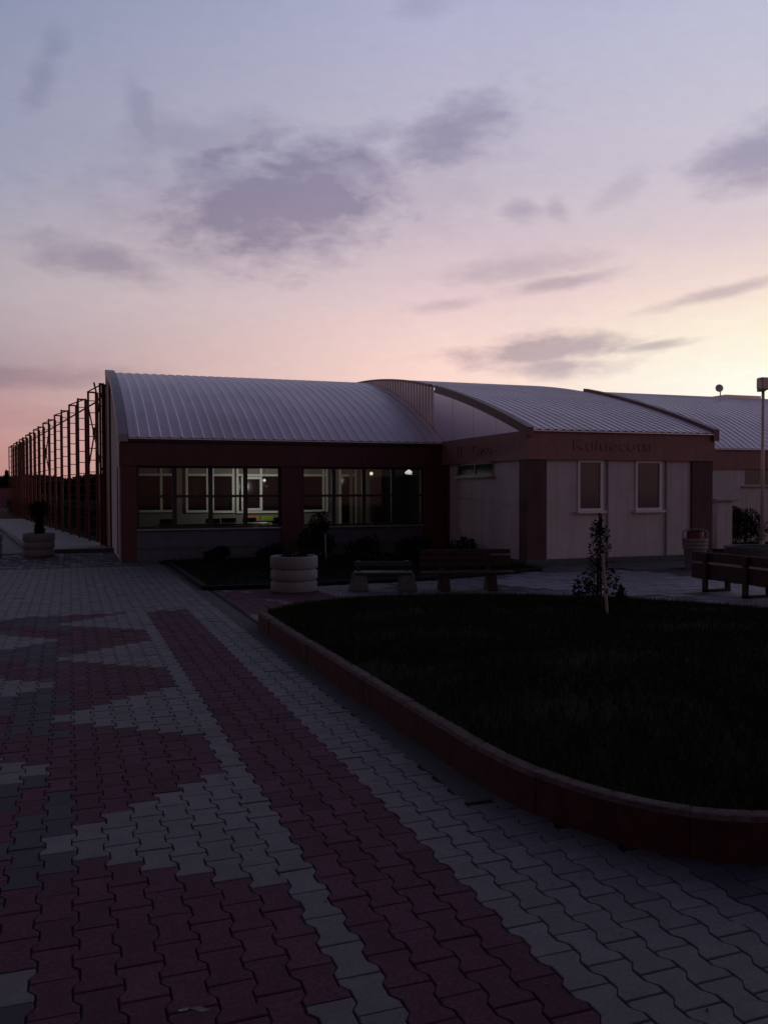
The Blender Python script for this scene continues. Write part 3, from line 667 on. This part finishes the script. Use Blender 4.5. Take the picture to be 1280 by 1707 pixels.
# ------------------------------------------------------------------ lattice fence
fd = Vector((-.1219, .9925, 0)); fn = Vector((-.9925, -.1219, 0))
F0 = Vector((1.18, 27.8, 0))
fence = thing('steel_lattice_fence', 'tall rusty red steel lattice frame of ladder posts running back beside the path', 'fence', F0)
def lattice(i, first=False):
    mb = MB(); b = fd*(i*2.4); H_ = 4.95
    if first: b = b+fn*.17
    mb.tube(b, b+Vector((0,0,H_-.03)), .06, n=8); c = b+fn*(.27 if not first else .10); mb.tube(c, c+Vector((0,0,H_)), .036, n=6)
    z_ = .35
    while z_ < H_: mb.tube(b+Vector((0,0,z_)), c+Vector((0,0,z_)), .016, n=5); z_ += .39
    mb.tube(b+Vector((0,0,H_-.03)), c+Vector((0,0,H_-.03)), .028, n=6)
    return mb.build('ladder_post', 'steel_red', fence)
NP = 18
for i in range(NP):
    lattice(i, i == 0)
    p = fd*(i*2.4)+(fn*.17 if i == 0 else Vector((0,0,0))); q = fd*((i+1)*2.4)
    if i < NP-1:
        MB().tube(p+Vector((0,0,4.62)), q+Vector((0,0,4.62)), .030, n=6).build('upper_rail', 'steel_red', fence)
        if i % 2 == 0:
            MB().tube(p+fn*.27+Vector((0,0,4.94)), q+Vector((0,0,4.88)), .030, n=6).tube(p+Vector((0,0,4.94)), q+fn*.27+Vector((0,0,4.94)), .022, n=6).build('top_tie', 'steel_red', fence)
        MB().tube(p+Vector((0,0,2.25)), q+Vector((0,0,2.05)), .022, n=6).build('mid_rail', 'steel_red', fence)
    if i in (0, 6, 12):
        br = MB()
        for z0_, z1_ in ((4.6,2.3),(2.3,4.6)): br.tube(fd*(i*2.4)+fn*.24+Vector((0,0,z0_)), q+fn*.30+Vector((0,0,z1_)), .024, n=6)
        mid = (fd*(i*2.4)+q)/2+fn*.27; br.tube(mid+Vector((0,0,3.42)), mid+Vector((0,0,3.68)), .05, n=8)
        br.build('cross_brace', 'steel_red', fence)

# ------------------------------------------------------------------ foliage
def leaf_cloud(mb, n, fn_, size, mi=0):
    for _ in range(n):
        p = Vector(fn_()); s_ = size*random.uniform(.6,1.4); a = Vector((random.gauss(0,1),random.gauss(0,1),random.gauss(0,1))).normalized()
        b = a.orthogonal().normalized(); b.rotate(Matrix.Rotation(random.uniform(0,6.28),3,a)); 
        mb.add([p-a*s_, p+b*s_*.42, p+a*s_, p-b*s_*.42], [(0,1,2,3)], mi)
    return mb
def bush(lab, x_, y_, z_, blobs, n, size, mt_='leaf_dark', name='bush', cat='bush', stems=4, grp=None):
    r_ = thing(name, lab, cat, (x_,y_,z_), 0, grp)
    def f():
        b = random.choice(blobs); v = Vector((random.gauss(0,1),random.gauss(0,1),random.gauss(0,1))).normalized()*random.random()**.4
        return (b[0]+v.x*b[3], b[1]+v.y*b[3], max(.02, b[2]+v.z*b[4]))
    leaf_cloud(MB(), n, f, size).build('foliage', mt_, r_)
    st_ = MB()
    for i in range(stems):
        b = blobs[i % len(blobs)]; st_.tube((random.uniform(-.03,.03),random.uniform(-.03,.03),-.03), (b[0]*.8,b[1]*.8,b[2]+b[4]*.6), .014, .004, n=5)
    st_.build('stem', 'bark', r_); return r_
# slim shrub on the lawn with its leaning stake
bush('slim dark shrub with loose low branches behind a leaning stake on the lawn', 5.88, 8.75, .24,
     [(0,0,.36,.14,.24),(-.03,0,.58,.125,.25),(.04,0,.78,.12,.2),(-.02,0,.90,.10,.15),(.01,0,.98,.03,.16),(-.19,0,.27,.10,.22),(.22,.02,.24,.10,.22),(-.1,0,.2,.12,.12),(-.3,0,.2,.06,.16),(.32,0,.14,.06,.12),(.05,0,.48,.16,.3)], 1800, .022, 'leaf_dark', 'sapling', 'young tree', 6)
sk = thing('wooden_stake', 'pale leaning wooden stake standing in the lawn before the shrub', 'stake', (5.58,8.13,.2))
MB().tube((0,0,-.05),(-.05,.03,.72),.017,.015,n=8).build('stake', 'wood_pale', sk); MB().tube((-.012,.0,.29),(-.018,.01,.33),.020,n=8).build('tie', 'frame_dark', sk)
bush('dark young tree tied to a stake before the right-hand window', 5.5, 19.9, .03, [(0,0,.55,.32,.4),(.1,0,.85,.25,.3),(-.2,0,.4,.3,.3),(.25,0,.35,.25,.25)], 2000, .04, 'leaf_dark', 'sapling', 'young tree', 5)
sk2 = MB().tube((0,0,-.05),(-.02,0,.62),.018,n=8).build('wooden_stake', 'wood_pale', None, loc=(5.62,19.45,.03)); tag(sk2, 'thin upright pale stake beneath the right-hand window', 'stake')
for i, (x_, y_, s_, lab) in enumerate(((3.2,19.9,.28,'low dark bush under the left long window'),(4.4,19.6,.32,'low dark bush left of the staked young tree'),(6.7,19.8,.42,'dark bush under the middle of the right-hand window'),(7.9,19.5,.45,'dark bush under the right end of the right-hand window'),(8.7,18.6,.4,'dark bush in the corner by the projecting wing'),(7.1,17.6,.35,'rounded dark bush behind the wooden bench'),(5.9,17.0,.33,'rounded dark bush behind the concrete-footed bench'))):
    bush(lab, x_, y_, .03, [(0,0,s_*.6,s_,s_*.6),(.3*s_,0,s_*.8,s_*.7,s_*.5),(-.5*s_,.1,s_*.5,s_*.7,s_*.45)], 700, .045, grp='dark bushes under the long windows')
bush('big dark bush beside the lamp post by the right wing', 17.95, 19.9, 0, [(0,0,.55,.55,.5),(.3,0,.75,.5,.4),(-.4,0,.4,.4,.4),(.6,0,.5,.45,.45),(-.15,0,.9,.3,.3)], 4200, .045, 'leaf')
# hedge beyond the fence, and the far wood
def ribbon_leaves(name, pts, n, h0, h1, th, size, mt_, lab, cat):
    mb = MB(); seg = []
    for _ in range(n):
        i = random.randrange(len(pts)-1); f = random.random(); a, b = Vector(pts[i]), Vector(pts[i+1]); p = a.lerp(b, f)
        env = h0+(h1-h0)*(.5+.5*math.sin(p.x*.7+p.y*.45)*math.sin(p.y*.21+p.x*.13+1)); zz = env*random.random()**.7
        s_ = size*random.uniform(.5,1.5); c_ = Vector((p.x+random.gauss(0,th), p.y+random.gauss(0,th), zz))
        a_ = Vector((random.gauss(0,1),random.gauss(0,1),random.gauss(0,1))).normalized(); b_ = a_.orthogonal().normalized()
        mb.add([c_-a_*s_, c_+b_*s_*.6, c_+a_*s_, c_-b_*s_*.6], [(0,1,2,3)])
    o = mb.build(name, mt_, kind='stuff'); o['label'] = lab; o['category'] = cat; return o
ribbon_leaves('hedge', [(1.7,29.5),(.0,45),(-2.2,64),(-4.5,82)], 22000, 1.0, 1.55, .3, .07, 'leaf_dark', 'dark hedge growing behind the steel lattice fence', 'hedge')
ribbon_leaves('distant_woods', [(-42,175),(-22,180),(-8,182),(2,178),(12,170),(30,165),(60,170),(140,200)], 36000, 3.9, 5.2, 1.2, .42, 'leaf_dark', 'far-off dark line of trees on the horizon', 'woods')
far = MB(); far.box((-60,182,-.1),(80,186,3.6)); 
far.build('distant_bank', 'leaf_dark', kind='structure')
def far_tree(lab, x_, y_, h_, wd):
    r_ = thing('distant_tree', lab, 'tree', (x_,y_,0), 0)
    def f():
        u = random.random(); a = random.uniform(0,6.28); rr = wd*(1-u)**.7*random.random()**.5*(.8+.4*math.sin(u*19)); return (rr*math.cos(a), rr*math.sin(a), .4+u*(h_-.4))
    leaf_cloud(MB(), 500, f, .35).build('crown', 'leaf_dark', r_); MB().tube((0,0,0),(0,0,h_*.8),.2,.05,n=6).build('trunk', 'bark', r_)
far_tree('small pointed tree breaking the far skyline at the left edge', -12.6, 160, 4.6, 1.3)
far_tree('dark tree at the far end of the lattice fence', -9.6, 155, 5.2, 1.6)
far_tree('low round tree beyond the fence near the building corner', 8.5, 158, 4.7, 3.2)
# distant low wall and yard lamp at the left
dw = MB()
for j in range(9): dw.box((-34+j*3.2, 118, -.03),(-34+j*3.2+3.15, 118.3, 2.2+.04*(j % 2)))
tag(dw.build('boundary_wall', 'red_trim'), 'long low reddish wall far off at the left', 'wall')
yl = thing('yard_lamp', 'tiny lit lamp far off left of the lattice fence', 'lamp', (-6.6,88,0))
MB().tube((0,0,0),(0,0,1.05),.05,n=6).build('pole', 'frame_dark', yl); MB().lathe((0,0,1.15), [(.16*math.sin(math.pi*i/8+.001), -.16*math.cos(math.pi*i/8)) for i in range(9)], 10).build('lamp_globe', 'lamp_far', yl)
# ------------------------------------------------------------------ planters
def planter(lab, x_, y_, grp='round concrete ring planters'):
    p = thing('concrete_planter', lab, 'planter', (x_,y_,0), 0, grp)
    prof = [(.30,-.02),(.345,0),(.372,.02),(.378,.05),(.378,.145),(.366,.165),(.345,.172),(.345,.192),(.366,.199),(.380,.215),(.380,.335),(.368,.352),(.348,.36),(.348,.378),(.370,.386),(.386,.402),(.386,.555),(.378,.577),(.36,.585),(.33,.583),(.318,.57),(.315,.50)]
    MB().lathe((0,0,0), prof, 44).build('bowl', 'concrete_pale', p, smooth=True)
    MB().lathe((0,0,0), [(.316,.50),(.2,.515),(.001,.52)], 24).build('earth', 'soil', p)
    return p
planter('pale concrete ring planter at the corner of the window bed', 3.43, 13.75)
pp = bush('low straggly dark plant in the concrete ring planter', 3.43, 13.75, .5, [(0,0,.06,.24,.07),(-.1,0,.09,.15,.08),(.12,.02,.08,.12,.07)], 500, .025, 'leaf_dark', 'potted_plant', 'plant', 4)
tw = MB().tube((.0,0,.02),(.03,-.01,.10),.006,n=5).tube((.03,-.01,.10),(.09,-.02,.14),.005,n=5).tube((.03,-.01,.10),(.02,0,.13),.004,n=5).build('dry_twig', 'wood_pale', pp)
planter('dim concrete ring planter on the pavers left of the building', -.74, 23.85)
bush('dark thick-stemmed shrub rising from the dim planter', -.74, 23.85, .5, [(0,0,.35,.12,.3),(-.02,0,.6,.18,.2),(.06,0,.72,.2,.2),(-.08,0,.7,.2,.2),(.02,0,.15,.13,.2)], 1500, .045, 'leaf_dark', 'potted_shrub', 'shrub', 7)
planter('concrete ring planter cut off by the left edge of the photo', -1.98, 23.9)
bush('dark plant in the planter at the left edge', -1.98, 23.9, .5, [(0,0,.12,.3,.15)], 500, .04, 'leaf_dark', 'potted_plant', 'plant', 4)

# ------------------------------------------------------------------ benches (length along local x, front towards -y)
def bench(lab, x_, y_, rz, L_=1.42, sep=.80, h=.66, ft='concrete', nb=3, wd='wood'):
    fw0, fw1 = (.17,.105) if ft == 'concrete' else (.085,.06)
    b = thing('park_bench', lab, 'bench', (x_,y_,0), rz, 'wooden benches round the lawn')
    for s_ in (-1, 1):
        f_ = MB(); cx_ = s_*sep/2
        for (z0_, z1_, w0_, w1_) in ((0,.27,fw0,fw1),):
            f_.add([(cx_-w0_,-.22,z0_),(cx_+w0_,-.22,z0_),(cx_+w0_,.20,z0_),(cx_-w0_,.20,z0_),(cx_-w1_,-.18,z1_),(cx_+w1_,-.18,z1_),(cx_+w1_,.16,z1_),(cx_-w1_,.16,z1_)], [(0,3,2,1),(4,5,6,7),(0,1,5,4),(1,2,6,5),(2,3,7,6),(3,0,4,7)])
        bevel(f_.build('foot', ft, b), .015)
        sp_ = MB().add([(cx_-.035,.13,.25),(cx_+.035,.13,.25),(cx_+.035,.19,.25),(cx_-.035,.19,.25),(cx_-.035,.22,h-.02),(cx_+.035,.22,h-.02),(cx_+.035,.26,h-.02),(cx_-.035,.26,h-.02)], [(0,3,2,1),(4,5,6,7),(0,1,5,4),(1,2,6,5),(2,3,7,6),(3,0,4,7)])
        sp_.build('back_support', 'frame_dark', b)
    for j in range(3):
        bevel(MB().box((-L_/2,-.23+j*.125,.272),(L_/2,-.23+j*.125+.11,.305)).build('seat_slat', wd, b), .006)
    for j in range(nb):
        z0_ = .375+j*.10; yy = .125+.32*(z0_-.25)*.6
        o = MB().box((-L_/2,yy-.012,z0_),(L_/2,yy+.014,z0_+.082)).build('back_slat', wd, b); bevel(o, .006)
    return b
bench('dark red slatted bench facing the lawn before the pale side wall', 6.15, 12.93, R(-15), 1.52, .78, .66, 'wood')
bench('low shadowed seat on two pale trapezoid concrete feet right of the planter', 4.86, 13.45, R(-19), .96, .80, .48, 'concrete', 1, 'table')
# larger bench seen from behind at the right edge
b3 = thing('plank_bench', 'heavy two-plank bench seen from behind at the right edge of the lawn', 'bench', (9.45,10.55,0), R(-90))
for x_ in (-.62,.25,1.0):
    MB().box((x_-.04,.0,0),(x_+.04,.055,.62)).build('upright', 'wood', b3) 
    MB().box((x_-.04,-.0,0),(x_+.04,.5,.05)).box((x_-.035,.44,.05),(x_+.035,.5,.26)).build('leg', 'wood', b3)
for z0_, z1_ in ((.49,.64),(.21,.455)): bevel(MB().box((-.98,.058,z0_),(1.35,.10,z1_)).build('back_plank', 'wood', b3), .008)
for j in range(2): bevel(MB().box((-.95,.13+j*.19,.262),(1.35,.30+j*.19,.30)).build('seat_plank', 'wood', b3), .006)

# ------------------------------------------------------------------ litter bin
bn = thing('litter_bin', 'pale ringed concrete litter bin with a red hoop frame by the wing corner', 'litter bin', (12.25,14.75,0))
prof = [(.20,-.02),(.205,.0),(.225,.40),(.255,.42),(.258,.455),(.235,.465),(.235,.485),(.26,.495),(.262,.53),(.24,.54),(.24,.555),(.262,.565),(.262,.615),(.25,.63),(.225,.625),(.22,.45)]
MB().lathe((0,0,0), prof, 36).build('drum', 'concrete_pale', bn, smooth=True)
MB().lathe((0,0,0), [(.17,.50),(.17,.70),(.165,.78),(.158,.70),(.158,.50)], 28).build('liner', 'bin_red', bn, smooth=True)
hp = MB()
pts = [(-.25,0,.60),(-.25,0,.76)]+[(-.25*math.cos(a), 0, .76+.06*math.sin(a)) for a in np.linspace(.2, math.pi-.2, 9)]+[(.25,0,.76),(.25,0,.60)]
for a, b in zip(pts[:-1], pts[1:]): hp.tube(a, b, .014, n=6)
o = hp.build('hoop', 'flashing', bn); o.rotation_euler.z = R(-22)
# pier with slab cap, low raised bed and marble strip at far right
pr = thing('gate_pier', 'short pale pier with a flat slab cap beside the wing corner', 'pier', (17.12,19.6,0))
bevel(MB().box((-.26,-.2,0),(.26,.2,1.32)).build('shaft', 'render', pr), .01); bevel(MB().box((-.36,-.28,1.32),(.40,.28,1.40)).build('cap', 'flashing', pr), .01)
wb = thing('raised_bed', 'low raised round bed with a pale rim at the right edge', 'planter', (15.35,16.3,0))
MB().lathe((0,0,0), [(.72,-.02),(.74,.22),(.75,.30),(.70,.31),(.66,.27)], 40).build('wall', 'concrete', wb, smooth=True); MB().lathe((0,0,0), [(.67,.26),(.3,.3),(.001,.31)], 24).build('earth', 'soil', wb)
ms = MB().box((0,0,0),(3.2,.42,.07)).build('low_kerb_slab', 'frame_white', None, loc=(13.95,15.25,0)); ms.rotation_euler.z = R(-20); bevel(ms, .01); tag(ms, 'bright flat stone slab on the ground behind the plank bench', 'stone slab')
# shed pebble-dash of leaves and chips on the paving
db = MB()
for _ in range(260):
    x_, y_ = random.uniform(-1.5,2.0), 1.8+random.random()**1.6*14; s_ = random.uniform(.004,.013); a = random.uniform(0,6.28)
    c_, n_ = math.cos(a)*s_, math.sin(a)*s_
    db.add([(x_-c_,y_-n_,.003),(x_+n_*.5,y_-c_*.5,.004),(x_+c_,y_+n_,.006),(x_-n_*.5,y_+c_*.5,.004)], [(0,1,2,3)])
d_ = db.build('leaf_litter', 'bark', kind='stuff'); d_['label'] = 'tiny dry leaves and grit scattered over the pavers'; d_['category'] = 'litter'
lf = MB(); lf.add([(0,0,.004),(.03,-.012,.012),(.06,-.035,.006),(.035,-.03,.003)], [(0,1,2,3)]).add([(-.035,.004,.003),(-.0,.0,.008),(-.004,-.009,.004),(-.03,-.006,.003)], [(0,1,2,3)])
tag(lf.build('fallen_leaf', 'wood_pale', None, loc=(.335,2.72,.003)), 'single pale curled leaf lying on the near red pavers', 'leaf')
